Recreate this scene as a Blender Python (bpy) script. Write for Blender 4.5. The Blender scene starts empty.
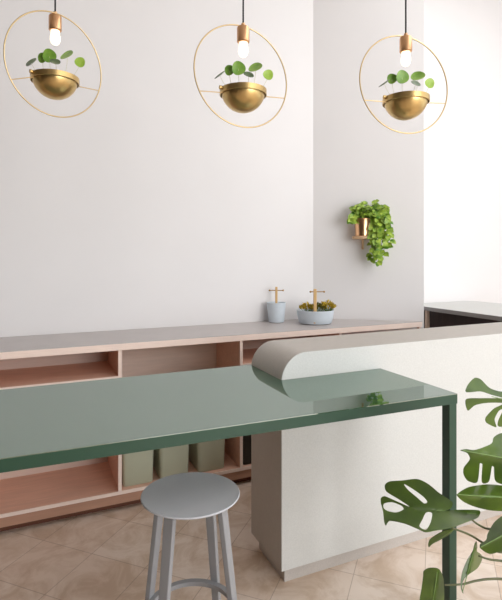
import bpy, bmesh, math, random
from mathutils import Vector, Matrix
from mathutils.geometry import delaunay_2d_cdt

random.seed(4)
S = bpy.context.scene
COL = S.collection
PI = math.pi

# ------------------------------------------------------------------ camera
YAW = math.radians(24.0)
EYE = 1.5
F, CX, HY = 480.0, 251.0, 256.0
cam = bpy.data.cameras.new('camera')
cam.sensor_fit = 'HORIZONTAL'
cam.sensor_width = 36.0
cam.lens = F / 502.0 * 36.0
cam.shift_y = -(300.0 - HY) / 502.0
cam.clip_start = 0.05
co = bpy.data.objects.new('camera', cam)
COL.objects.link(co)
co.location = (0, 0, EYE)
co.rotation_euler = (PI / 2, 0, -YAW)
S.camera = co
CS, SN = math.cos(YAW), math.sin(YAW)


def at(px, py, d):
    """point of the room seen at a place of the photograph, d metres along the view axis"""
    x = (px - CX) / F * d
    return Vector((x * CS + d * SN, -x * SN + d * CS, EYE - (py - HY) / F * d))


# ------------------------------------------------------------------ materials
def lin(c):
    out = []
    for v in c:
        v = v / 255.0
        out.append(v / 12.92 if v <= 0.04045 else ((v + 0.055) / 1.055) ** 2.4)
    return (out[0], out[1], out[2], 1.0)


def mat(name, rgb, rough=0.5, metal=0.0, var=0.06, scale=6.0, ior=1.5, stretch=None, bump=0.0, rgb2=None,
        coat=0.0, sub=0.0, spec=0.5, tint=None):
    m = bpy.data.materials.new(name)
    m.use_nodes = True
    nt = m.node_tree
    b = nt.nodes['Principled BSDF']
    b.inputs['Roughness'].default_value = rough
    b.inputs['Metallic'].default_value = metal
    b.inputs['IOR'].default_value = ior
    b.inputs['Specular IOR Level'].default_value = spec
    b.inputs['Coat Weight'].default_value = coat
    b.inputs['Coat Roughness'].default_value = 0.05
    if tint:
        b.inputs['Specular Tint'].default_value = tint
    tc = nt.nodes.new('ShaderNodeTexCoord')
    mp = nt.nodes.new('ShaderNodeMapping')
    nt.links.new(tc.outputs['Object'], mp.inputs['Vector'])
    if stretch:
        mp.inputs['Scale'].default_value = stretch
    nz = nt.nodes.new('ShaderNodeTexNoise')
    nz.inputs['Scale'].default_value = scale
    nz.inputs['Detail'].default_value = 4.0
    nt.links.new(mp.outputs['Vector'], nz.inputs['Vector'])
    rp = nt.nodes.new('ShaderNodeValToRGB')
    c = lin(rgb)
    if rgb2:
        c2 = lin(rgb2)
        lo, hi = c, c2
    else:
        lo = tuple(v * (1 - var) for v in c[:3]) + (1,)
        hi = tuple(min(1, v * (1 + var)) for v in c[:3]) + (1,)
    rp.color_ramp.elements[0].color = lo
    rp.color_ramp.elements[1].color = hi
    rp.color_ramp.elements[0].position = 0.3
    rp.color_ramp.elements[1].position = 0.7
    nt.links.new(nz.outputs['Fac'], rp.inputs['Fac'])
    nt.links.new(rp.outputs['Color'], b.inputs['Base Color'])
    if bump:
        bp = nt.nodes.new('ShaderNodeBump')
        bp.inputs['Strength'].default_value = bump
        bp.inputs['Distance'].default_value = 0.01
        nt.links.new(nz.outputs['Fac'], bp.inputs['Height'])
        nt.links.new(bp.outputs['Normal'], b.inputs['Normal'])
    return m


M = {}
M['wall'] = mat('wall_paint', (232, 230, 230), 0.9, var=0.012, scale=2.0)
M['taupe'] = mat('taupe_wall_paint', (66, 58, 52), 0.9, var=0.02)
M['ceiling'] = mat('ceiling_paint', (215, 213, 210), 0.95, var=0.01)
M['ply'] = mat('pink_plywood', (220, 178, 157), 0.6, var=0.07, scale=9, stretch=(0.6, 6, 6))
M['ply_back'] = mat('pale_plywood_back', (222, 202, 190), 0.6, var=0.05, scale=9, stretch=(0.6, 6, 6))
M['ply_edge'] = mat('plywood_edge', (244, 224, 212), 0.6, var=0.05, scale=14, stretch=(1, 4, 30))
M['plinth'] = mat('plinth_board', (184, 142, 119), 0.6, var=0.06, scale=9, stretch=(0.6, 6, 6))
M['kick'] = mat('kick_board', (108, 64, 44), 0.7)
M['laminate'] = mat('mauve_laminate', (186, 179, 177), 0.35, var=0.03, scale=8)
M['counter'] = mat('speckled_plaster', (212, 213, 210), 0.75, var=0.045, scale=150, bump=0.05)
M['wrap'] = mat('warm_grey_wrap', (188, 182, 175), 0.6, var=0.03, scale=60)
M['toe'] = mat('toe_board', (196, 190, 184), 0.8, var=0.06, scale=160)
M['edge_grey'] = mat('grey_edge_band', (150, 146, 144), 0.6)
M['shaded_brown'] = mat('shaded_brown_panel', (62, 44, 40), 0.6, var=0.15, scale=5, stretch=(6, 6, 1))  # brown interior panel, with the shade of the hollow put into its colour
M['tan_post'] = mat('tan_timber', (196, 170, 150), 0.6)
M['glass_green'] = mat('green_gloss_lacquer', (50, 84, 64), 0.025, var=0.02, ior=3.6, tint=(0.92, 1.0, 0.955, 1))
M['green_metal'] = mat('green_powder_coat', (35, 70, 51), 0.4, var=0.03)
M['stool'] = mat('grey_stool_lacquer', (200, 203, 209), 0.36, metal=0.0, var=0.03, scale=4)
M['stool_shaded'] = mat('grey_lacquer_shaded', (148, 149, 152), 0.36, var=0.03, scale=4)  # seat lacquer darkened for legs and ring, standing in for shaded faces
M['sage'] = mat('sage_plastic', (184, 189, 167), 0.5, var=0.03)
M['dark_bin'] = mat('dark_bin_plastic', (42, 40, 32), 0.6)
M['brass'] = mat('brushed_brass', (206, 176, 118), 0.3, metal=1.0, var=0.05, scale=20)
M['brass_pale'] = mat('pale_brass_wire', (212, 186, 140), 0.3, metal=1.0, var=0.03)
M['copper'] = mat('copper', (228, 180, 136), 0.28, metal=1.0, var=0.04, scale=10)
M['cord'] = mat('black_cord', (30, 30, 32), 0.7)
M['blue_cer'] = mat('pale_blue_ceramic', (208, 218, 226), 0.5, var=0.025, scale=30)
M['timber'] = mat('pale_oak_dowel', (214, 176, 120), 0.55, var=0.08, scale=12, stretch=(6, 6, 1))
M['peg'] = mat('brass_peg', (176, 140, 84), 0.35, metal=0.9)
M['shelfwood'] = mat('pale_bracket_wood', (205, 170, 132), 0.6, var=0.06, scale=10)
M['soil'] = mat('dark_soil', (60, 46, 36), 0.95, var=0.3, scale=60)
M['pilea'] = mat('pilea_leaf', (98, 146, 52), 0.4, rgb2=(154, 192, 78), scale=25)
M['pilea_lime'] = mat('pilea_young_leaf', (140, 180, 60), 0.4, rgb2=(176, 206, 88), scale=30)
M['pilea_dark'] = mat('pilea_old_leaf', (70, 92, 60), 0.4, rgb2=(98, 116, 76), scale=30)
M['pilea_stem'] = mat('pilea_stem', (206, 205, 178), 0.5)
M['vine'] = mat('vine_leaf', (70, 126, 30), 0.42, rgb2=(192, 216, 86), scale=26)
M['vine_stem'] = mat('vine_stem', (108, 140, 60), 0.5)
M['mons'] = mat('monstera_leaf', (52, 76, 20), 0.3, rgb2=(88, 114, 32), scale=9)
M['mons_rib'] = mat('monstera_rib', (120, 150, 84), 0.45)
M['mons_stem'] = mat('monstera_stem', (84, 92, 50), 0.5, rgb2=(104, 104, 66), scale=16)
M['succ_y'] = mat('yellow_moss', (176, 152, 40), 0.7, rgb2=(214, 186, 66), scale=40)
M['succ_g'] = mat('olive_moss', (84, 84, 26), 0.7, rgb2=(130, 122, 42), scale=40)
M['pot'] = mat('stone_pot', (170, 164, 156), 0.7)
M['frame'] = mat('window_frame_paint', (232, 230, 226), 0.5)

# lit bulb
m = bpy.data.materials.new('lit_bulb')
m.use_nodes = True
b = m.node_tree.nodes['Principled BSDF']
b.inputs['Base Color'].default_value = (1, 0.95, 0.85, 1)
b.inputs['Emission Color'].default_value = (1.0, 0.90, 0.66, 1)
b.inputs['Emission Strength'].default_value = 1.5
M['bulb'] = m

# window pane
m = bpy.data.materials.new('window_glass')
m.use_nodes = True
nt = m.node_tree
nt.nodes.remove(nt.nodes['Principled BSDF'])
tr = nt.nodes.new('ShaderNodeBsdfTransparent')
gl = nt.nodes.new('ShaderNodeBsdfGlossy')
gl.inputs['Roughness'].default_value = 0.02
mx = nt.nodes.new('ShaderNodeMixShader')
mx.inputs[0].default_value = 0.06
nt.links.new(tr.outputs[0], mx.inputs[1])
nt.links.new(gl.outputs[0], mx.inputs[2])
nt.links.new(mx.outputs[0], nt.nodes['Material Output'].inputs['Surface'])
M['pane'] = m


def floor_material():
    m = bpy.data.materials.new('diagonal_travertine_tiles')
    m.use_nodes = True
    nt = m.node_tree
    N, L = nt.nodes, nt.links
    b = N['Principled BSDF']
    b.inputs['Roughness'].default_value = 0.4
    tc = N.new('ShaderNodeTexCoord')
    mp = N.new('ShaderNodeMapping')
    mp.vector_type = 'POINT'
    mp.inputs['Rotation'].default_value = (0, 0, math.radians(-45))
    mp.inputs['Location'].default_value = (-0.087, -0.045, 0)
    L.new(tc.outputs['Object'], mp.inputs['Vector'])
    br = N.new('ShaderNodeTexBrick')
    br.offset = 0.0
    br.squash = 1.0
    br.inputs['Scale'].default_value = 1.0
    br.inputs['Brick Width'].default_value = 0.314
    br.inputs['Row Height'].default_value = 0.314
    br.inputs['Mortar Size'].default_value = 0.0022
    br.inputs['Mortar Smooth'].default_value = 0.3
    br.inputs['Bias'].default_value = 0.0
    br.inputs['Color1'].default_value = lin((230, 210, 193))
    br.inputs['Color2'].default_value = lin((236, 221, 208))
    br.inputs['Mortar'].default_value = lin((198, 178, 162))
    L.new(mp.outputs['Vector'], br.inputs['Vector'])
    nz = N.new('ShaderNodeTexNoise')
    nz.inputs['Scale'].default_value = 5.0
    nz.inputs['Detail'].default_value = 8.0
    nz.inputs['Roughness'].default_value = 0.65
    nz.inputs['Distortion'].default_value = 0.8
    L.new(mp.outputs['Vector'], nz.inputs['Vector'])
    rp = N.new('ShaderNodeValToRGB')
    rp.color_ramp.elements[0].position = 0.38
    rp.color_ramp.elements[0].color = (0.74, 0.66, 0.57, 1)
    rp.color_ramp.elements[1].position = 0.58
    rp.color_ramp.elements[1].color = (1, 1, 1, 1)
    L.new(nz.outputs['Fac'], rp.inputs['Fac'])
    mix = N.new('ShaderNodeMix')
    mix.data_type = 'RGBA'
    mix.blend_type = 'MULTIPLY'
    mix.inputs['Factor'].default_value = 0.85
    L.new(br.outputs['Color'], mix.inputs[6])
    L.new(rp.outputs['Color'], mix.inputs[7])
    L.new(mix.outputs[2], b.inputs['Base Color'])
    return m


M['floor'] = floor_material()


# ------------------------------------------------------------------ mesh helpers
def new():
    return bmesh.new()


def add_box(bm, x0, x1, y0, y1, z0, z1, bev=0.0, seg=2):
    t = bmesh.new()
    bmesh.ops.create_cube(t, size=1.0)
    for v in t.verts:
        v.co = Vector(((x0 + x1) / 2 + v.co.x * (x1 - x0), (y0 + y1) / 2 + v.co.y * (y1 - y0),
                       (z0 + z1) / 2 + v.co.z * (z1 - z0)))
    if bev > 0:
        bmesh.ops.bevel(t, geom=list(t.edges), offset=bev, segments=seg, affect='EDGES', profile=0.5)
    merge(bm, t)
    return bm


def merge(bm, t):
    me = bpy.data.meshes.new('tmp')
    t.to_mesh(me)
    t.free()
    bm.from_mesh(me)
    bpy.data.meshes.remove(me)


def add_prism(bm, pts, axis, a0, a1, bev=0.0):
    """closed polygon of 2D points pushed along an axis; axis 'z': pts are (x,y); axis 'y': pts are (x,z)"""
    t = bmesh.new()

    def mk(p, a):
        return Vector((p[0], p[1], a)) if axis == 'z' else Vector((p[0], a, p[1]))
    lo = [t.verts.new(mk(p, a0)) for p in pts]
    hi = [t.verts.new(mk(p, a1)) for p in pts]
    n = len(pts)
    t.faces.new(lo)
    t.faces.new(list(reversed(hi)))
    for i in range(n):
        t.faces.new((lo[i], hi[i], hi[(i + 1) % n], lo[(i + 1) % n]))
    bmesh.ops.recalc_face_normals(t, faces=list(t.faces))
    if bev:
        es = [e for e in t.edges if len(e.link_faces) == 2 and e.calc_face_angle() > 0.5]
        bmesh.ops.bevel(t, geom=es, offset=bev, segments=2, affect='EDGES', profile=0.5)
    merge(bm, t)
    return bm


def add_lathe(bm, prof, cx=0, cy=0, cz=0, n=48, sx=1.0, sy=1.0):
    """profile of (radius, z), radius 0 closes an end"""
    rings = []
    for r, z in prof:
        if r <= 1e-6:
            rings.append([bm.verts.new((cx, cy, cz + z))])
        else:
            rings.append([bm.verts.new((cx + sx * r * math.cos(2 * PI * i / n), cy + sy * r * math.sin(2 * PI * i / n), cz + z))
                          for i in range(n)])
    fs = []
    for a, c in zip(rings, rings[1:]):
        for i in range(n):
            j = (i + 1) % n
            if len(a) == 1 and len(c) == 1:
                continue
            if len(a) == 1:
                fs.append(bm.faces.new((a[0], c[j], c[i])))
            elif len(c) == 1:
                fs.append(bm.faces.new((a[i], a[j], c[0])))
            else:
                fs.append(bm.faces.new((a[i], a[j], c[j], c[i])))
    bmesh.ops.recalc_face_normals(bm, faces=list(bm.faces))
    return bm


def add_tube(bm, pts, r, n=10, closed=False, r1=None):
    pts = [Vector(p) for p in pts]
    k = len(pts)
    rings = []
    up = None
    for i, p in enumerate(pts):
        if closed:
            t = pts[(i + 1) % k] - pts[i - 1]
        else:
            t = pts[min(i + 1, k - 1)] - pts[max(i - 1, 0)]
        t.normalize()
        if up is None:
            ref = Vector((0, 0, 1)) if abs(t.z) < 0.9 else Vector((1, 0, 0))
            up = (ref - t * ref.dot(t)).normalized()
        else:
            up = (up - t * up.dot(t)).normalized()
        s = t.cross(up)
        rr = r if r1 is None else r + (r1 - r) * i / (k - 1)
        rings.append([bm.verts.new(p + up * rr * math.cos(2 * PI * q / n) + s * rr * math.sin(2 * PI * q / n)) for q in range(n)])
    m = k if closed else k - 1
    for i in range(m):
        a, c = rings[i], rings[(i + 1) % k]
        for q in range(n):
            w = (q + 1) % n
            bm.faces.new((a[q], a[w], c[w], c[q]))
    if not closed:
        bm.faces.new(list(reversed(rings[0])))
        bm.faces.new(rings[-1])
    bmesh.ops.recalc_face_normals(bm, faces=list(bm.faces))
    return bm


def smooth_path(pts, n=8):
    """Catmull-Rom through points"""
    pts = [Vector(p) for p in pts]
    out = []
    for i in range(len(pts) - 1):
        p0 = pts[max(i - 1, 0)]
        p1, p2 = pts[i], pts[i + 1]
        p3 = pts[min(i + 2, len(pts) - 1)]
        for q in range(n):
            t = q / n
            out.append(0.5 * ((2 * p1) + (p2 - p0) * t + (2 * p0 - 5 * p1 + 4 * p2 - p3) * t * t
                              + (3 * p1 - p0 - 3 * p2 + p3) * t ** 3))
    out.append(pts[-1])
    return out


def obj(name, bm, m, parent=None, smooth=False, loc=None, rz=0.0):
    me = bpy.data.meshes.new(name)
    bm.to_mesh(me)
    bm.free()
    me.materials.append(M[m] if isinstance(m, str) else m)
    if smooth:
        me.shade_smooth()
        me.set_sharp_from_angle(angle=math.radians(40))
    o = bpy.data.objects.new(name, me)
    COL.objects.link(o)
    if parent:
        o.parent = parent
    if loc is not None:
        o.location = loc
    if rz:
        o.rotation_euler = (0, 0, rz)
    return o


def tag(o, label, cat, group=None, kind=None):
    o['label'] = label
    o['category'] = cat
    if group:
        o['group'] = group
    if kind:
        o['kind'] = kind
    return o


def thing(name, label, cat, loc=(0, 0, 0), rz=0.0, group=None):
    o = bpy.data.objects.new(name, None)
    o.empty_display_size = 0.1
    COL.objects.link(o)
    o.location = loc
    o.rotation_euler = (0, 0, rz)
    return tag(o, label, cat, group)


def copy_tree(root):
    r = root.copy()
    COL.objects.link(r)
    for ch in list(root.children):
        c = ch.copy()
        COL.objects.link(c)
        c.parent = r
        for g in list(ch.children):
            d = g.copy()
            COL.objects.link(d)
            d.parent = c
    return r


def struct(name, bm, m):
    o = obj(name, bm, m)
    o['kind'] = 'structure'
    return o


# ------------------------------------------------------------------ the room
XL, XR, YF, YB, H = -4.2, 5.3, -4.8, 3.385, 4.2
TH = 0.15
struct('floor', add_box(new(), XL - TH, XR + TH, YF - TH, YB + TH, -0.1, 0), 'floor')
struct('ceiling', add_box(new(), XL - TH, XR + TH, YF - TH, YB + TH, H, H + 0.1), 'ceiling')
struct('wall_back', add_box(new(), XL - TH, XR + TH, YB, YB + TH, 0, H), 'wall')
struct('wall_left', add_box(new(), XL - TH, XL, YF, YB, 0, H), 'taupe')
PA, PB = (2.065, YB), (2.755, 2.872)
struct('wall_angled', add_prism(new(), [PA, PB, (2.755, YB)], 'z', 0, H), 'wall')


def wall_with_opening(name, along, fixed0, fixed1, a0, a1, o0, o1, z0, z1):
    bm = new()

    def bx(p, q, zz0, zz1):
        if along == 'y':
            add_box(bm, fixed0, fixed1, p, q, zz0, zz1)
        else:
            add_box(bm, p, q, fixed0, fixed1, zz0, zz1)
    bx(a0, o0, 0, H)
    bx(o1, a1, 0, H)
    bx(o0, o1, 0, z0)
    bx(o0, o1, z1, H)
    return struct(name, bm, 'taupe' if along == 'x' else 'wall')


RW = (-4.2, 1.4, 0.35, 3.85)      # window of the right wall
FW = (0.9, 4.9, 0.35, 3.85)      # window behind the camera
wall_with_opening('wall_right', 'y', XR, XR + TH, YF, YB, *RW)
wall_with_opening('wall_front', 'x', YF - TH, YF, XL, XR, *FW)


def window(name, along, f0, f1, o0, o1, z0, z1, n):
    root = bpy.data.objects.new(name, None)
    COL.objects.link(root)
    root['kind'] = 'structure'
    fr, pn = new(), new()

    def bx(bm, p, q, zz0, zz1, g0=f0, g1=f1):
        if along == 'y':
            add_box(bm, g0, g1, p, q, zz0, zz1)
        else:
            add_box(bm, p, q, g0, g1, zz0, zz1)
    w = 0.05
    bx(fr, o0, o1, z0, z0 + w)
    bx(fr, o0, o1, z1 - w, z1)
    for i in range(n + 1):
        c = o0 + w / 2 + (o1 - o0 - w) * i / n
        bx(fr, c - w / 2, c + w / 2, z0 + w, z1 - w)
    mid = (f0 + f1) / 2
    bx(pn, o0 + w, o1 - w, z0 + w, z1 - w, mid - 0.004, mid + 0.004)
    obj('window_frame', fr, 'frame', root)
    obj('pane', pn, 'pane', root)


window('window_1', 'y', XR + 0.05, XR + 0.1, *RW, 3)
window('window_2', 'x', YF - 0.1, YF - 0.05, *FW, 3)

TOP_FILL = (1.9, 4.5, -1.2, 2.4)  # made-up skylight, added only to lighten surfaces facing up
sk = bpy.data.objects.new('added_skylight', None)
COL.objects.link(sk)
sk['kind'] = 'structure'
fr = new()
for a0, a1, b0, b1 in ((TOP_FILL[0] - 0.06, TOP_FILL[1] + 0.06, TOP_FILL[2] - 0.06, TOP_FILL[2]), (TOP_FILL[0] - 0.06, TOP_FILL[1] + 0.06, TOP_FILL[3], TOP_FILL[3] + 0.06),
                       (TOP_FILL[0] - 0.06, TOP_FILL[0], TOP_FILL[2], TOP_FILL[3]), (TOP_FILL[1], TOP_FILL[1] + 0.06, TOP_FILL[2], TOP_FILL[3])):
    add_box(fr, a0, a1, b0, b1, H - 0.04, H)
obj('window_frame', fr, 'frame', sk)  # frame and pane merely dress the added fill light
obj('pane', add_box(new(), TOP_FILL[0], TOP_FILL[1], TOP_FILL[2], TOP_FILL[3], H - 0.02, H - 0.012), 'pane', sk)

# ------------------------------------------------------------------ storage bench along the back wall
BF = 2.88           # front of the boards
BX0 = -1.88
DIV = [-1.872, -1.10, -0.329, 0.443, 1.214, 1.986, 2.725]


def shelf_poly(f, back):
    xb = 2.065 + (YB - back) * (PB[0] - PA[0]) / (PA[1] - PB[1]) - 0.012
    xf = min(2.735, 2.065 + (YB - f) * (PB[0] - PA[0]) / (PA[1] - PB[1]) - 0.012)
    return [(BX0, f), (xf, f), (xb, back), (BX0, back)]


bench = thing('storage_bench', 'long low pink plywood shelving with open compartments along the back wall', 'shelving', (0, 0, 0))
bm = add_prism(new(), shelf_poly(BF + 0.004, 3.33), 'z', 0.102, 0.122)
obj('bottom_shelf', bm, 'ply', bench)
obj('middle_shelf', add_box(new(), BX0, DIV[3] - 0.010, BF + 0.004, 3.33, 0.778, 0.797), 'ply', bench)
sp_ = shelf_poly(BF + 0.004, 3.33)
obj('middle_shelf', add_prism(new(), [(DIV[4] + 0.010, BF + 0.004), sp_[1], sp_[2], (DIV[4] + 0.010, 3.33)], 'z', 0.778, 0.797), 'ply', bench)
obj('back_panel', add_box(new(), BX0, 2.075, 3.33, 3.345, 0.045, 0.948), 'ply_back', bench)
for x in DIV:
    yb = 3.33 if x < 2.05 else max(BF + 0.03, YB - (x - 2.065 + 0.012) * (PA[1] - PB[1]) / (PB[0] - PA[0]) - 0.02)
    bm = add_box(new(), x - 0.010, x + 0.010, BF + 0.003, yb, 0.122, 0.948)
    d = obj('divider', bm, 'ply', bench)
    e = add_box(new(), x - 0.010, x + 0.010, BF, BF + 0.003, 0.122, 0.948)
    obj('edge_band', e, 'ply_edge', d)
e = add_box(new(), BX0, 2.73, BF, BF + 0.004, 0.102, 0.122)
add_box(e, BX0, DIV[3] - 0.010, BF, BF + 0.004, 0.778, 0.797)
add_box(e, DIV[4] + 0.010, 2.73, BF, BF + 0.004, 0.778, 0.797)
obj('shelf_lipping', e, 'ply_edge', bench)
obj('plinth', add_box(new(), BX0, 2.72, BF + 0.012, BF + 0.03, 0.045, 0.102), 'plinth', bench)
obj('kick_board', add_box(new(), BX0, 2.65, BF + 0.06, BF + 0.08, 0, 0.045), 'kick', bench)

wt = thing('worktop', 'long mauve grey worktop with pink plywood front edge on the shelving', 'worktop', (0, 0, 0))
obj('board', add_prism(new(), shelf_poly(2.868, YB - 0.004), 'z', 0.95, 0.988), 'ply_edge', wt)
obj('laminate_surface', add_prism(new(), shelf_poly(2.868, YB - 0.004), 'z', 0.988, 0.991), 'laminate', wt)


# bins standing in the middle lower compartment
def rrect(hx, hy, r, n=6):
    out = []
    for cx, cy, a0 in ((hx - r, hy - r, 0), (-hx + r, hy - r, 90), (-hx + r, -hy + r, 180), (hx - r, -hy + r, 270)):
        for i in range(n + 1):
            a = math.radians(a0 + 90 * i / n)
            out.append((cx + r * math.cos(a), cy + r * math.sin(a)))
    return out


def loft(bm, levels):
    rings = [[bm.verts.new((x, y, z)) for x, y in pts] for pts, z in levels]
    n = len(rings[0])
    bm.faces.new(list(reversed(rings[0])))
    for a, c in zip(rings, rings[1:]):
        for i in range(n):
            bm.faces.new((a[i], a[(i + 1) % n], c[(i + 1) % n], c[i]))
    bm.faces.new(rings[-1])
    bmesh.ops.recalc_face_normals(bm, faces=list(bm.faces))
    return bm


def make_bin(label, m, loc, w=0.196):
    t = thing('storage_bin', label, 'bin', loc, 0, None)
    hx, hy, h = w / 2, 0.17, 0.213
    bm = loft(new(), [(rrect(hx - 0.012, hy - 0.012, 0.018), 0.0), (rrect(hx - 0.008, hy - 0.008, 0.022), 0.006),
                      (rrect(hx - 0.003, hy - 0.003, 0.024), h - 0.014), (rrect(hx - 0.008, hy - 0.008, 0.022), h - 0.012),
                      (rrect(hx - 0.014, hy - 0.014, 0.018), 0.012)])
    obj('body', bm, m, t, True)
    bm = new()
    outer, inner = rrect(hx, hy, 0.025), rrect(hx - 0.010, hy - 0.010, 0.02)
    n = len(outer)
    R = [[bm.verts.new((x, y, z)) for x, y in p] for p, z in ((outer, h - 0.016), (outer, h), (inner, h), (inner, h - 0.016))]
    for k in range(4):
        a, c = R[k], R[(k + 1) % 4]
        for i in range(n):
            bm.faces.new((a[i], a[(i + 1) % n], c[(i + 1) % n], c[i]))
    bmesh.ops.recalc_face_normals(bm, faces=list(bm.faces))
    obj('rim', bm, m, t, True)
    return t


g = 'sage green bins under the worktop'
b1 = make_bin('sage green plastic bin on the low shelf, leftmost of three', 'sage', (0.557, 3.08, 0.122))
b1['group'] = g
for x, l in ((0.781, 'sage green plastic bin on the low shelf, middle of three, behind the grey stool'),
             (1.024, 'sage green plastic bin on the low shelf, rightmost of three beside a divider')):
    c = copy_tree(b1)
    c.location = (x, 3.08, 0.122)
    c['label'] = l
    c['group'] = g
make_bin('nearly black bin in the shaded shelf compartment beside the counter end', 'dark_bin', (1.342, 3.066, 0.122), 0.225)

# ------------------------------------------------------------------ white counter and its return
CF, CB, CH, CX0, CX1 = 1.925, 2.262, 1.056, 1.009, 3.85
R = 0.128
pts = [(CX1, 0.073), (CX1, CH)]
for i in range(17):
    a = PI / 2 + (PI / 2) * i / 16
    pts.append((CX0 + R + R * math.cos(a), CH - R + R * math.sin(a)))
pts.append((CX0, 0.073))
ct = thing('service_counter', 'white fronted service counter with a rounded warm grey end and recessed toe board', 'counter', (0, 0, 0))
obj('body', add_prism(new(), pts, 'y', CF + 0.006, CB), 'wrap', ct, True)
obj('front_panel', add_prism(new(), pts, 'y', CF, CF + 0.006), 'counter', ct)['label'] = 'white speckled front panel'
obj('toe_board', add_box(new(), CX0 + 0.03, CX1 - 0.01, CF + 0.03, CB - 0.03, 0, 0.073), 'toe', ct)

rt = thing('return_counter', 'pale counter return with a hollow brown side coloured dark for shade, in the corner against the right wall', 'counter', (0, 0, 0))
RX = 3.03
RH = CH + 0.011
tp = [(RX, CB + 0.003), (RX, YB - 0.005)]
tp += [(CX1 - 0.12 + 0.12 * math.sin(a * PI / 16), YB - 0.125 + 0.12 * math.cos(a * PI / 16)) for a in range(9)]
tp += [(CX1, CB + 0.003)]
obj('counter_top', add_prism(new(), tp, 'z', 1.037, RH), 'counter', rt)
obj('edge_strip', add_box(new(), RX - 0.004, RX, CB + 0.003, YB - 0.005, 1.035, RH), 'edge_grey', rt)
obj('end_post', add_box(new(), RX + 0.004, RX + 0.03, 3.125, 3.15, 0, 1.035), 'tan_post', rt)
obj('side_panel', add_box(new(), RX + 0.10, RX + 0.12, CB + 0.003, 3.33, 0, 1.035), 'shaded_brown', rt)
obj('back_panel', add_box(new(), CX1 - 0.14, CX1 - 0.12, CB + 0.003, 3.33, 0, 1.035), 'counter', rt)

# ------------------------------------------------------------------ green table
TX0, TX1 = -1.25, 1.562
yf0, yf1 = 1.530, 1.443     # front edge at the two ends
TB = 2.262
tb = thing('bar_table', 'long dark green bar table with mirror gloss top in the foreground', 'table', (0, 0, 0))


def yfront(x):
    return yf0 + (yf1 - yf0) * (x - TX0) / (TX1 - TX0)


NX = CX0 - 0.003
poly = [(TX0, yf0), (TX1, yf1), (TX1, CF - 0.003), (NX, CF - 0.003), (NX, TB), (TX0, TB)]
obj('tabletop', add_prism(new(), poly, 'z', 0.9375, 0.940), 'glass_green', tb)
bm = add_prism(new(), [(TX0, yf0), (TX1, yf1), (TX1, yf1 + 0.04), (TX0, yf0 + 0.04)], 'z', 0.900, 0.9375)
add_box(bm, TX1 - 0.04, TX1, yf1 + 0.04, CF - 0.003, 0.900, 0.9375)
add_box(bm, TX0, NX, TB - 0.04, TB, 0.900, 0.9375)
add_box(bm, TX0, TX0 + 0.04, yf0 + 0.04, TB - 0.04, 0.900, 0.9375)
obj('apron', bm, 'green_metal', tb)
for x, y in ((TX1 - 0.041, yf1 + 0.002), (TX0 + 0.002, yf0 + 0.002), (TX0 + 0.002, TB - 0.042)):
    obj('leg', add_box(new(), x, x + 0.04, y, y + 0.04, 0, 0.900, 0.002), 'green_metal', tb)

# ------------------------------------------------------------------ stool
sp = at(190.7, 492.8, 1.657)
st = thing('bar_stool', 'grey round seated bar stool with four splayed legs tucked under the green table', 'stool', (sp.x, sp.y, 0), -YAW)
SH = sp.z
prof = [(0, -0.009), (0.155, -0.009), (0.166, -0.0075), (0.1695, -0.004), (0.1695, -0.002), (0.1675, 0.0), (0.160, -0.0005), (0.12, -0.002), (0.06, -0.0035), (0, -0.004)]
obj('seat', add_lathe(new(), prof, 0, 0, SH, 72, 1.0, 0.945), 'stool', st, True)
kk = 0.130
for k in range(4):
    a = math.radians(65 + 90 * k)
    rd, tg = Vector((math.cos(a), math.sin(a), 0)), Vector((-math.sin(a), math.cos(a), 0))
    bm = new()
    secs = []
    for z, w, dd in ((SH - 0.0085, 0.038, 0.020), (0.0, 0.027, 0.020)):
        c = rd * (0.120 + (SH - z) * kk) + Vector((0, 0, z))
        secs.append([bm.verts.new(c + tg * (w / 2) * s + rd * (dd / 2) * q) for s, q in ((-1, -1), (1, -1), (1, 1), (-1, 1))])
    a_, c_ = secs
    bm.faces.new(a_)
    bm.faces.new(list(reversed(c_)))
    for i in range(4):
        bm.faces.new((a_[i], a_[(i + 1) % 4], c_[(i + 1) % 4], c_[i]))
    bmesh.ops.recalc_face_normals(bm, faces=list(bm.faces))
    bmesh.ops.bevel(bm, geom=list(bm.edges), offset=0.003, segments=2, affect='EDGES', profile=0.5)
    obj('leg', bm, 'stool_shaded', st)
zr = 0.268
ro = 0.120 + (SH - zr) * kk - 0.008
prof = [(ro - 0.020, zr - 0.008), (ro, zr - 0.008), (ro, zr + 0.008), (ro - 0.020, zr + 0.008), (ro - 0.020, zr - 0.008)]
bm = new()
add_lathe(bm, prof, 0, 0, 0, 64)
bmesh.ops.remove_doubles(bm, verts=list(bm.verts), dist=1e-5)
bmesh.ops.recalc_face_normals(bm, faces=list(bm.faces))
obj('foot_ring', bm, 'stool_shaded', st, True)

# ------------------------------------------------------------------ pendant lamps with plants
RR = 0.19


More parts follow.
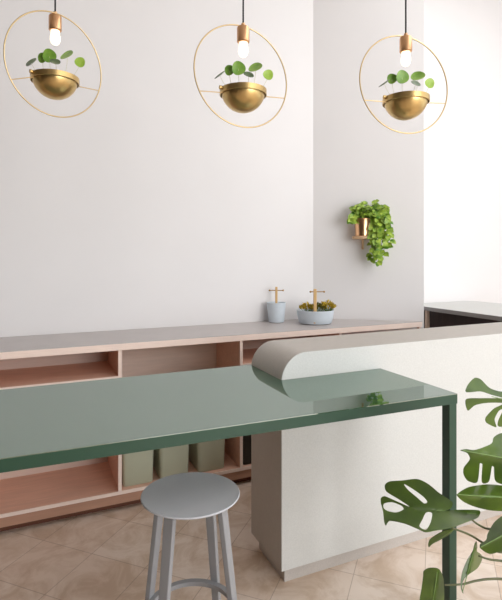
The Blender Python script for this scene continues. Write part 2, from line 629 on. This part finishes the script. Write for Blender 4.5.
def make_pendant(loc, label, turn, tilt, ox, oz, bl, br):
    t = thing('pendant_lamp', label, 'lamp', loc, math.radians(turn) - YAW, 'brass hoop pendant lamps')
    ct_, st2 = math.cos(math.radians(tilt)), -math.sin(math.radians(tilt))

    def hp(a):
        """point of the hoop; it leans a little about its top, where it meets the socket"""
        x, z = RR * math.cos(a), RR * math.sin(a) - RR
        z += RR
        return Vector((ox + x, -z * st2, z * ct_ + oz))
    obj('hoop', add_tube(new(), [hp(2 * PI * i / 96) for i in range(96)], 0.0026, 10, True), 'brass_pale', t, True)
    zb = -0.068
    for s, sn in ((-1, bl), (1, br)):
        e = hp(PI - math.asin(sn)) if s < 0 else hp(math.asin(sn))
        obj('crossbar', add_tube(new(), [Vector((s * 0.082, 0, zb - 0.006 * -s * 0.9)), e], 0.0019, 8), 'brass_pale', t, True)
    r = 0.083
    zc = -0.052
    prof = [(0, zc - r)] + [(r * math.sin(a * PI / 2 / 14), zc - r * math.cos(a * PI / 2 / 14)) for a in range(1, 15)]
    prof += [(r - 0.003, zc)] + [((r - 0.003) * math.cos(a * PI / 2 / 10), zc - (r - 0.003) * math.sin(a * PI / 2 / 10)) for a in range(1, 10)] + [(0, zc - r + 0.003)]
    bowl = obj('bowl', add_lathe(new(), prof, n=64), 'brass', t, True)
    cr = 0.0845
    prof = [(cr, zc - 0.022), (cr + 0.003, zc - 0.020), (cr + 0.003, zc - 0.001), (cr, zc), (cr - 0.001, zc - 0.018), (cr, zc - 0.020)]
    obj('rim_collar', add_lathe(new(), prof, n=64), 'brass', t, True)
    for s in (-1, 1):
        obj('pivot', add_tube(new(), [(s * 0.083, 0, zb + 0.012), (s * 0.096, 0, zb + 0.012)], 0.007, 16), 'brass', t, True)
    prof = [(0, 0.124), (0.020, 0.124), (0.0235, 0.127), (0.0235, 0.178), (0.021, 0.182), (0.008, 0.184), (0.007, 0.196), (0, 0.196)]
    so = obj('socket', add_lathe(new(), prof, n=32), 'copper', t, True)
    prof = [(0, 0.070), (0.009, 0.072), (0.0155, 0.079), (0.0185, 0.090), (0.018, 0.102), (0.016, 0.112), (0.016, 0.1235), (0, 0.1235)]
    obj('bulb', add_lathe(new(), prof, n=28), 'bulb', t, True)
    obj('cord', add_tube(new(), [(0, 0, 0.195), (0, 0, H - 0.02 - loc[2])], 0.0032, 10), 'cord', t, True)
    prof = [(0, H - 0.022 - loc[2]), (0.045, H - 0.022 - loc[2]), (0.05, H - 0.016 - loc[2]), (0.05, H - loc[2]), (0, H - loc[2])]
    obj('ceiling_rose', add_lathe(new(), prof, n=32), 'brass', t, True)
    return t


def disc_leaf(c, r, nrm, squash=1.0, cup=0.15, seed=0):
    """round leaf: centre, radius, facing; slightly cupped, with its own thickness"""
    nrm = Vector(nrm).normalized()
    ref = Vector((1, 0, 0)) if abs(nrm.x) < 0.9 else Vector((0, 0, 1))
    u = (ref - nrm * ref.dot(nrm)).normalized()
    v = nrm.cross(u)
    bm = new()
    n = 24
    layers = []
    for side in (0, 1):
        off = -0.0005 if side else 0.0005
        cen = bm.verts.new(Vector(c) + nrm * off)
        rings = []
        for q in (0.5, 1.0):
            rings.append([bm.verts.new(Vector(c) + (u * math.cos(2 * PI * i / n) + v * math.sin(2 * PI * i / n) * squash) * r * q
                                       * (1 + 0.05 * math.sin(3 * 2 * PI * i / n + seed)) + nrm * (off + cup * r * q * q)) for i in range(n)])
        for i in range(n):
            j = (i + 1) % n
            bm.faces.new((cen, rings[0][i], rings[0][j]))
            bm.faces.new((rings[0][i], rings[1][i], rings[1][j], rings[0][j]))
        layers.append(rings[1])
    for i in range(n):
        j = (i + 1) % n
        bm.faces.new((layers[0][i], layers[1][i], layers[1][j], layers[0][j]))
    bmesh.ops.recalc_face_normals(bm, faces=list(bm.faces))
    return bm


def make_pilea(loc, label):
    t = thing('pilea_plant', label, 'plant', loc, -YAW, 'round leaved plants in the brass bowls')
    zc = -0.050
    prof = [(0, zc - 0.008), (0.074, zc - 0.011), (0.072, zc - 0.020), (0.05, zc - 0.046), (0, zc - 0.060)]
    obj('soil', add_lathe(new(), prof, n=32), 'soil', t, True)
    s = 0.00372
    # dx, dz in photo pixels from the hoop's centre; radius px; facing; squash; material; depth
    leaves = [(-22.8, -0.4, 6.4, (-0.6, -0.22, 0.8), 0.9, 'pilea_dark', -0.012),
              (-13.6, 6.7, 5.3, (-0.15, -0.95, 0.0), 1.0, 'pilea', 0.008),
              (-4.6, 6.7, 6.8, (0.1, -0.97, -0.1), 1.0, 'pilea', -0.01),
              (12.4, 8.4, 7.2, (-0.28, -0.72, 0.55), 1.0, 'pilea', 0.0),
              (5.5, -3.8, 5.2, (0.25, -0.70, 0.60), 0.9, 'pilea_dark', -0.05),
              (25.0, 1.8, 5.2, (0.15, -0.95, 0.0), 1.0, 'pilea_lime', 0.005)]
    for i, (dx, dz, r, nn, sq, mm, dy) in enumerate(leaves):
        c = Vector((dx * s, dy, dz * s))
        lf = obj('leaf', disc_leaf(c, r * s, nn, sq, 0.12, i), mm, t, True)
        base = Vector((max(-0.05, min(0.06, dx * s * 0.75)), dy * 0.5, zc - 0.010))
        mid = base.lerp(c, 0.55) + Vector((dx * s * 0.08, 0, 0.006))
        obj('stem', add_tube(new(), smooth_path([base, mid, c - Vector((0, 0, 0.002))], 5), 0.0008, 6), 'pilea_stem', t, True)
    return t


pend = [((55.2, 63.6), 1.826, 48.5, -5.5, 0.004, -0.006, -0.51, -0.25, 'leftmost of the three'), ((243.2, 76.2), 1.785, 26.8, 2.0, -0.003, -0.001, -0.43, -0.29, 'middle of the three'),
        ((405.8, 84.6), 1.845, 15.0, 3.0, -0.005, 0.0, -0.40, -0.31, 'rightmost of the three')]
for (px, py), d, turn, tilt, ox, oz, bl, br, where in pend:
    p = at(px, py, d)
    make_pendant(tuple(p), 'brass hoop pendant lamp with lit bulb and hanging bowl, ' + where, turn, tilt, ox, oz, bl, br)
    make_pilea(tuple(p), 'small round leaved green plant in the hanging brass bowl, ' + where)

# ------------------------------------------------------------------ pale blue pots on the worktop
WZ = 0.991


def pegs(t, z, y, hw):
    bm = add_tube(new(), [(-hw, y, z), (hw, y, z)], 0.0035, 10)
    cb = obj('crossbar', bm, 'peg', t, True)
    for s in (-1, 1):
        bm = new()
        bmesh.ops.create_uvsphere(bm, u_segments=12, v_segments=8, radius=0.0075, matrix=Matrix.Translation((s * hw, y, z)))
        obj('knob', bm, 'peg', cb, True)


cup = thing('cup_caddy', 'tall pale blue cup with upright wooden handle on the worktop', 'pot', (1.678, 3.290, WZ), -YAW)
prof = [(0, 0.004), (0.058, 0.004), (0.060, 0.008), (0.0655, 0.07), (0.073, 0.148), (0.074, 0.152), (0.0725, 0.153), (0.070, 0.150), (0.063, 0.07), (0.056, 0.012), (0, 0.012)]
obj('body', add_lathe(new(), prof, n=48), 'blue_cer', cup, True)
obj('foot', add_lathe(new(), [(0, 0), (0.054, 0), (0.056, 0.004), (0, 0.004)], n=40), 'edge_grey', cup, True)
obj('handle', add_box(new(), -0.009, 0.009, -0.008, 0.008, 0.013, 0.272, 0.003), 'timber', cup)
pegs(cup, 0.245, 0.0, 0.052)

bp = (1.922, 3.122)
bas = thing('basin_caddy', 'wide low pale blue bowl with upright wooden handle and plants on the worktop', 'pot', (bp[0], bp[1], WZ), -YAW)
prof = [(0, 0.005), (0.118, 0.005), (0.124, 0.010), (0.134, 0.055), (0.141, 0.098), (0.142, 0.102), (0.140, 0.104), (0.137, 0.100), (0.128, 0.055), (0.118, 0.014), (0, 0.014)]
obj('body', add_lathe(new(), prof, n=64), 'blue_cer', bas, True)
obj('foot', add_lathe(new(), [(0, 0), (0.112, 0), (0.115, 0.005), (0, 0.005)], n=48), 'edge_grey', bas, True)
obj('handle', add_box(new(), -0.028, -0.005, -0.125, -0.107, 0.014, 0.268, 0.004), 'timber', bas)
pegs(bas, 0.247, -0.116, 0.050)
obj('soil', add_lathe(new(), [(0, 0.075), (0.115, 0.075), (0.115, 0.083), (0, 0.088)], n=40), 'soil', bas, True)


def clump(name, label, loc, rad, h, m, n, seed, llen=0.026):
    rnd = random.Random(seed)
    t = thing(name, label, 'plant', loc)
    bm, st_ = new(), new()
    for i in range(n):
        az = rnd.uniform(0, 2 * PI)
        el = rnd.uniform(0.1, 1.0)
        rr = rad * math.sqrt(rnd.random())
        c = Vector((rr * math.cos(az), rr * math.sin(az), 0.015 + h * (1 - (rr / rad) ** 2 * 0.7) * rnd.uniform(0.45, 1.0)))
        leaf_blade(bm, c, Vector((math.cos(az) * (1 - el * 0.6), math.sin(az) * (1 - el * 0.6), el)).normalized(), llen * rnd.uniform(0.7, 1.2), 0.55, rnd)
        if i % 4 == 0:
            add_tube(st_, [(c.x * 0.4, c.y * 0.4, 0), tuple(c)], 0.0012, 5)
    obj('foliage', bm, m, t, True)
    obj('stems', st_, 'vine_stem', t, True)
    return t


def leaf_blade(bm, c, d, L, wr, rnd, nrm=None):
    """a small pointed leaf from c along d with a folded midrib"""
    d = d.normalized()
    if nrm is None:
        nrm = Vector((rnd.uniform(-1, 1), rnd.uniform(-1, 1), rnd.uniform(0, 1)))
    s = d.cross(nrm)
    if s.length < 1e-3:
        s = d.cross(Vector((1, 0, 0)))
    s.normalize()
    nn = s.cross(d)
    prof = [(0, 0.0), (0.12, 0.30), (0.35, 0.5), (0.6, 0.42), (0.85, 0.18), (1, 0)]
    mid, lf, rg = [], [], []
    for u, w in prof:
        droop = -nn * (0.10 * L * u * u)
        p = c + d * (u * L) + droop
        mid.append(bm.verts.new(p))
        if w > 0:
            lf.append(bm.verts.new(p + s * w * wr * L + nn * 0.16 * w * L))
            rg.append(bm.verts.new(p - s * w * wr * L + nn * 0.16 * w * L))
        else:
            lf.append(None)
            rg.append(None)
    for side in (lf, rg):
        for i in range(len(prof) - 1):
            vs = [v for v in (mid[i], side[i], side[i + 1], mid[i + 1]) if v is not None]
            if side is rg:
                vs.reverse()
            if len(vs) > 2:
                bm.faces.new(vs)


rm = Matrix.Rotation(-YAW, 3, 'Z')
for (x, y, rad, h, m_, n, sd, lab) in (
        (-0.062, -0.015, 0.052, 0.050, 'succ_y', 130, 1, 'low yellow green plant in the wide blue bowl, left of the wooden handle'),
        (0.020, -0.010, 0.055, 0.050, 'succ_g', 140, 2, 'dark olive plant in the wide blue bowl, right beside the wooden handle'),
        (0.096, 0.004, 0.050, 0.068, 'succ_y', 150, 3, 'golden yellow plant at the right rim of the wide blue bowl')):
    o = rm @ Vector((x, y, 0))
    clump('succulent', lab, (bp[0] + o.x, bp[1] + o.y, WZ + 0.082), rad, h, m_, n, sd)

# ------------------------------------------------------------------ wall planter on the angled wall
wu = Vector((PB[0] - PA[0], PB[1] - PA[1], 0)).normalized()       # along the wall, to the right
wn = Vector((wu.y, -wu.x, 0))
if wn.y > 0:
    wn = -wn
foot = Vector((2.382, 0, 0))
foot.y = PA[1] + (foot.x - PA[0]) * (PB[1] - PA[1]) / (PB[0] - PA[0])
WA = math.atan2(wu.y, wu.x)
sz = 1.655
sh = thing('wall_shelf', 'small half round wooden wall shelf with bracket under the copper pot', 'shelf', (foot.x, foot.y, sz), WA)
hs = [(-0.080, -0.001), (-0.080, -0.10)] + [(-0.080 * math.cos(a * PI / 16), -0.10 - 0.05 * math.sin(a * PI / 16)) for a in range(1, 16)] + [(0.080, -0.10), (0.080, -0.001)]
obj('board', add_prism(new(), hs, 'z', -0.022, 0.0, 0.003), 'shelfwood', sh)
obj('bracket', add_tube(new(), smooth_path([(0, -0.008, -0.10), (0, -0.02, -0.07), (0, -0.06, -0.045), (0, -0.095, -0.022)], 6), 0.009, 10), 'shelfwood', sh, True)
pc = foot + wn * 0.078 - wu * 0.0
cp = thing('plant_pot', 'copper pot holding a trailing green plant on the wall shelf', 'pot', (pc.x, pc.y, sz), WA)
prof = [(0, 0), (0.054, 0), (0.058, 0.004), (0.061, 0.07), (0.064, 0.130), (0.066, 0.138), (0.062, 0.138), (0.060, 0.126), (0, 0.120)]
obj('body', add_lathe(new(), prof, n=48), 'copper', cp, True)
obj('soil', add_lathe(new(), [(0, 0.122), (0.058, 0.1275), (0, 0.131)], n=32), 'soil', cp, True)

rnd = random.Random(11)
tv = thing('trailing_plant', 'bright green trailing vine spilling from the copper pot on the wall shelf', 'plant', (pc.x, pc.y, sz), WA)
fol, vst = new(), new()
top = Vector((0, 0, 0.13))


def vleaf(p, out, L):
    d = (out + Vector((rnd.uniform(-.5, .5), rnd.uniform(-.6, .2), rnd.uniform(-.9, .1)))).normalized()
    leaf_blade(fol, p, d, L, 0.82, rnd, Vector((rnd.uniform(-.5, .5), -1.0, rnd.uniform(0.1, 0.9))))


# mound above the pot
for i in range(190):
    az = rnd.uniform(0, 2 * PI)
    r_ = math.sqrt(rnd.random())
    p = Vector((0.03 + 0.125 * r_ * math.cos(az) + 0.02, 0.062 * r_ * math.sin(az) - 0.008, 0.155 + rnd.uniform(0.0, 0.125) * (1 - 0.5 * r_ * r_)))
    vleaf(p, Vector((math.cos(az) * 0.6, math.sin(az) * 0.5 - 0.3, 0.1)), rnd.uniform(0.036, 0.058))
    if i % 6 == 0:
        add_tube(vst, smooth_path([(0.02 * math.cos(az), 0.02 * math.sin(az), 0.125), (p.x * 0.6, p.y * 0.6, 0.20), tuple(p)], 4), 0.0014, 5)
# trailing strands, most of them to the right of the pot
strands = []
for k in range(16):
    x1 = rnd.uniform(0.055, 0.20)
    zend = -0.17 + 0.10 * abs((x1 - 0.115) / 0.09) ** 1.5 * 1.0 + rnd.uniform(-0.035, 0.06)
    strands.append((x1, zend))
strands += [(-0.080, 0.165), (-0.095, 0.185), (-0.06, 0.16), (0.11, -0.21), (0.09, -0.19)]
for x1, ze in strands:
    y1 = rnd.uniform(-0.085, 0.02)
    path = smooth_path([top + Vector((x1 * 0.2, y1 * 0.3, 0)), Vector((x1 * 0.6, y1 * 0.7, 0.20)), Vector((x1, y1, 0.13)),
                        Vector((x1 + rnd.uniform(-.012, .012), y1, (0.13 + ze) / 2)), Vector((x1 + rnd.uniform(-.02, .02), y1, ze))], 8)
    add_tube(vst, path, 0.0016, 5)
    for q, p in enumerate(path):
        if q > 8 and q % 2 == 0 and (p.z > -0.02 or rnd.random() < 0.7):
            vleaf(p, Vector((rnd.choice((-1, 1)) * 0.7, -0.4, -0.4)), rnd.uniform(0.038, 0.058))
obj('foliage', fol, 'vine', tv, True)
obj('stems', vst, 'vine_stem', tv, True)


# ------------------------------------------------------------------ monstera beside the table
def traced_leaf(outline, holes, d0, gx, gy, rib, fold, curl=0.0, step=3.0):
    """a leaf blade of real size: outline in photo pixels laid on a tilted, folded surface d0 metres away"""
    def rounded(poly):
        out = []
        n = len(poly)
        for i in range(n):
            p0, p1, p2, p3 = (Vector(poly[(i + k) % n]) for k in (-1, 0, 1, 2))
            m = max(1, int((p2 - p1).length / 1.5))
            # gentler tangents at sharp corners keep the points of the lobes
            t1, t2 = (p2 - p0) * 0.42, (p3 - p1) * 0.42
            L = (p2 - p1).length
            t1 = t1 * min(1.0, L / max(t1.length, 1e-6))
            t2 = t2 * min(1.0, L / max(t2.length, 1e-6))
            for q in range(m):
                t = q / m
                out.append(tuple(p1 * (2 * t ** 3 - 3 * t * t + 1) + t1 * (t ** 3 - 2 * t * t + t) + p2 * (3 * t * t - 2 * t ** 3) + t2 * (t ** 3 - t * t)))
        return out

    def inside(p, poly):
        c = False
        j = len(poly) - 1
        for i in range(len(poly)):
            xi, yi = poly[i]
            xj, yj = poly[j]
            if (yi > p[1]) != (yj > p[1]) and p[0] < (xj - xi) * (p[1] - yi) / (yj - yi) + xi:
                c = not c
            j = i
        return c

    def dens(poly):
        out = []
        for i in range(len(poly)):
            a, c = Vector(poly[i]), Vector(poly[(i + 1) % len(poly)])
            n = max(1, int((c - a).length / step))
            out += [tuple(a.lerp(c, q / n)) for q in range(n)]
        return out
    outline = rounded(outline)
    holes = [rounded(h) for h in holes]
    loops = [dens(outline)] + [dens(h) for h in holes]
    vs, es = [], []
    for lp in loops:
        o = len(vs)
        vs += [Vector(p) for p in lp]
        es += [(o + i, o + (i + 1) % len(lp)) for i in range(len(lp))]
    xs, ys = [p[0] for p in outline], [p[1] for p in outline]
    x = min(xs) + step / 2
    while x < max(xs):
        y = min(ys) + step / 2
        while y < max(ys):
            if inside((x, y), outline) and not any(inside((x, y), h) for h in holes):
                vs.append(Vector((x, y)))
            y += step
        x += step
    V, E, Fc, *_ = delaunay_2d_cdt(vs, es, [], 0, 1e-5)
    a, bq = Vector(rib[0]), Vector(rib[1])
    ax = (bq - a).normalized()
    cx, cy = sum(xs) / len(xs), sum(ys) / len(ys)

    def depth(p):
        w = p - a
        lat = abs(w.x * ax.y - w.y * ax.x)
        al = w.dot(ax) / (bq - a).length
        return d0 + gx * (p.x - cx) + gy * (p.y - cy) + fold * lat + curl * (al - 0.5) ** 2
    bm = new()
    bv = [bm.verts.new(at(p.x, p.y, depth(p))) for p in V]
    for f in Fc:
        c = sum((V[i] for i in f), Vector((0, 0))) / len(f)
        if inside(c, outline) and not any(inside(c, h) for h in holes):
            try:
                bm.faces.new([bv[i] for i in f])
            except ValueError:
                pass
    bmesh.ops.delete(bm, geom=[v for v in bm.verts if not v.link_faces], context='VERTS')
    bmesh.ops.recalc_face_normals(bm, faces=list(bm.faces))
    bmesh.ops.solidify(bm, geom=list(bm.faces), thickness=0.0014)
    return bm, depth


potc = at(560, 500, 1.52)
mp_ = (potc.x + 0.02, potc.y - 0.02)
pt = thing('floor_planter', 'round stone coloured planter on the floor holding the large split leaved plant', 'pot', (mp_[0], mp_[1], 0))
prof = [(0, 0), (0.11, 0), (0.115, 0.005), (0.135, 0.15), (0.145, 0.285), (0.147, 0.29), (0.138, 0.29), (0.132, 0.26), (0, 0.255)]
obj('body', add_lathe(new(), prof, n=48), 'pot', pt, True)
obj('soil', add_lathe(new(), [(0, 0.257), (0.130, 0.262), (0, 0.268)], n=40), 'soil', pt, True)
mo = thing('monstera_plant', 'large split leaved monstera plant beside the green table leg at the right edge', 'plant', (mp_[0], mp_[1], 0))
off = Vector((mp_[0], mp_[1], 0))


def mleaf(name, outline, holes, d0, gx, gy, rib, fold, curl=0.0):
    bm, dep = traced_leaf(outline, holes, d0, gx, gy, rib, fold, curl)
    bmesh.ops.translate(bm, verts=list(bm.verts), vec=-off)
    lf = obj('leaf', bm, 'mons', mo, True)
    r = new()
    a, c = Vector(rib[0]), Vector(rib[1])
    pts = []
    for i in range(9):
        p = a.lerp(c, i / 8)
        pts.append(at(p.x, p.y, dep(p) - 0.0012) - off)
    add_tube(r, pts, 0.0010, 6, r1=0.0022)
    obj('midrib', r, 'mons_rib', lf, True)
    return lf


def cvt(pts, ox, oy, s):
    return [(ox + x / s, oy + y / s) for x, y in pts]


k1 = (370, 460, 3.803)
o1 = cvt([(57, 95), (75, 82), (125, 78), (180, 73), (222, 92), (262, 125), (312, 160), (306, 185), (275, 196), (330, 190), (415, 192), (412, 218),
          (370, 236), (310, 258), (255, 268), (212, 275), (180, 262), (130, 242), (75, 232), (60, 250),
          (54, 236), (50, 200), (42, 165), (42, 145), (56, 138), (90, 152), (150, 178), (110, 150), (62, 120)], *k1)
h1 = [cvt([(130, 92), (165, 112), (203, 140), (218, 160), (206, 166), (178, 142), (145, 114)], *k1),
      cvt([(188, 254), (200, 226), (214, 200), (236, 202), (231, 238), (213, 267)], *k1),
      cvt([(54, 166), (85, 161), (122, 176), (127, 190), (100, 201), (66, 195), (52, 183)], *k1)]
mleaf('leaf', o1, h1, 1.46, 0.0, -0.0042, cvt([(140, 181), (405, 206)], *k1), -0.0022, 0.06)
mleaf('leaf', [(428, 544.5), (430, 539), (438, 533.5), (446, 530), (453.5, 529), (450, 533.5), (441, 539), (432.5, 543.5), (428.5, 547)], [],
      1.50, 0.0005, 0.004, [(429, 546), (453, 529.5)], 0.001)
k2 = (455, 370, 5.45)
o2 = cvt([(62, 121), (66, 88), (88, 58), (110, 42), (140, 50), (190, 98), (256, 118), (320, 105), (400, 150), (420, 230), (370, 290), (300, 305),
          (238, 308), (238, 275), (265, 215), (240, 222), (216, 268), (225, 312), (172, 288), (168, 260), (215, 210), (270, 182), (180, 179), (110, 192),
          (70, 221), (62, 160), (150, 154), (262, 153), (200, 134), (140, 116)], *k2)
mleaf('leaf', o2, [], 1.48, 0.0015, -0.0015, cvt([(200, 145), (400, 190)], *k2), 0.0020)
o3 = [(460.5, 450.5), (466, 449), (474, 450), (484, 447), (492, 443), (494, 437), (502, 433), (520, 436), (532, 450), (530, 468), (520, 484), (506, 485),
      (495.5, 481), (494, 467), (492, 466), (489, 481.5), (482, 482.5), (482.5, 464), (480, 463), (477.3, 482), (468, 481), (463.8, 475), (464, 468),
      (470, 459.5), (467, 453)]
mleaf('leaf', o3, [], 1.44, 0.0012, -0.001, [(463, 450.5), (526, 462)], 0.0032)
o4 = [(457, 494.5), (467.5, 487.5), (480, 485), (490, 484.3), (502, 485.5), (520, 489), (536, 498), (522, 508), (502, 511), (487.5, 510), (472.5, 506), (462.5, 501)]
mleaf('leaf', o4, [], 1.42, 0.0012, -0.002, [(458, 494.6), (535, 499)], 0.0045)
o5 = [(510, 513), (502, 516), (494, 522.5), (487.5, 534), (486, 540), (480, 544), (481, 549), (490, 554), (502, 551), (516, 548), (532, 535), (536, 520), (524, 513)]
mleaf('leaf', o5, [], 1.46, 0.0010, -0.001, [(481, 547), (533, 519)], 0.0035)
o6 = [(476, 541), (477, 547), (476.5, 551), (481, 554.5), (481.5, 560), (477, 568), (468, 574.5), (463.5, 580), (462, 586), (463, 593.5), (461, 589),
      (460.5, 582), (462.5, 571), (467, 560), (472.5, 551)]
mleaf('leaf', o6, [], 1.50, 0.004, 0.0, [(462.5, 592), (475.5, 543)], 0.004)
o7 = [(423, 576), (423.5, 571), (427.5, 568.2), (432.5, 567.5), (439, 569), (443, 578), (443.8, 590), (443, 605), (435, 624), (424, 615), (419.5, 602), (421.5, 588)]
mleaf('leaf', o7, [], 1.50, 0.002, 0.001, [(430, 622), (437, 572)], 0.0025)

hub = Vector((0.0, 0.0, 0.62))


def mstem(pxpts, ds, r0=0.0028, r1=0.0042, to=None):
    pts = [at(x, y, d) - off for (x, y), d in zip(pxpts, ds)]
    pts.append(to if to is not None else hub)
    obj('stem', add_tube(new(), smooth_path(pts, 8), r0, 8, r1=r1), 'mons_stem', mo, True)


mstem([(452, 528), (470, 535), (487, 545), (508, 552)], [1.45, 1.47, 1.49, 1.50])
mstem([(471, 519), (479, 525), (490, 529), (512, 527)], [1.50, 1.51, 1.53, 1.54])
mstem([(479, 556), (490, 559.5), (508, 562)], [1.50, 1.51, 1.52], to=Vector((0, 0, 0.5)))
mstem([(445, 585), (462, 584.2), (475, 581), (490, 579), (510, 580)], [1.505, 1.51, 1.52, 1.53, 1.53], to=Vector((0, 0, 0.45)))
mstem([(526, 462), (545, 470)], [1.50, 1.52], to=Vector((0, 0, 0.75)))
mstem([(529, 406), (548, 430)], [1.53, 1.53], to=Vector((0, 0, 0.8)))
mstem([(535, 499), (548, 503)], [1.51, 1.52], to=Vector((0, 0, 0.7)))
mstem([(533, 519), (546, 523)], [1.52, 1.52], to=Vector((0, 0, 0.66)))
obj('trunk', add_tube(new(), smooth_path([(0, 0, 0.262), (0.008, 0.004, 0.45), (0, 0, 0.62), (0.004, 0, 0.81)], 6), 0.013, 12, r1=0.008), 'mons_stem', mo, True)

# ------------------------------------------------------------------ light
w = bpy.data.worlds.new('sky')
S.world = w
w.use_nodes = True
bg = w.node_tree.nodes['Background']
bg.inputs['Color'].default_value = (0.93, 0.96, 1.0, 1)
bg.inputs['Strength'].default_value = 1.0


def area(name, loc, rot, sx, sy, power, col):
    l = bpy.data.lights.new(name, 'AREA')
    l.shape = 'RECTANGLE'
    l.size, l.size_y = sx, sy
    l.energy = power
    l.color = col
    o = bpy.data.objects.new(name, l)
    COL.objects.link(o)
    o.location = loc
    o.rotation_euler = rot
    return o


# daylight through the two windows
area('right_window_daylight', (XR - 0.01, (RW[0] + RW[1]) / 2, (RW[2] + RW[3]) / 2), (PI / 2, 0, PI / 2), RW[1] - RW[0], RW[3] - RW[2], 36, (0.92, 0.96, 1.0))
area('front_window_daylight', ((FW[0] + FW[1]) / 2, YF + 0.01, (FW[2] + FW[3]) / 2), (PI / 2, 0, 0), FW[1] - FW[0], FW[3] - FW[2], 278, (0.985, 0.99, 1.0))

# added fill below the solid ceiling, brightens counter tops and other upward faces
area('added_top_fill', ((TOP_FILL[0] + TOP_FILL[1]) / 2, (TOP_FILL[2] + TOP_FILL[3]) / 2, H - 0.03), (0, 0, 0), TOP_FILL[1] - TOP_FILL[0], TOP_FILL[3] - TOP_FILL[2], 56, (0.97, 0.985, 1.0))

S.view_settings.view_transform = 'Standard'
S.view_settings.look = 'None'
S.view_settings.exposure = 0.0
S.view_settings.gamma = 1.0
S.view_settings.use_curve_mapping = False
S.cycles.use_denoising = True
S.cycles.max_bounces = 10
S.cycles.diffuse_bounces = 6
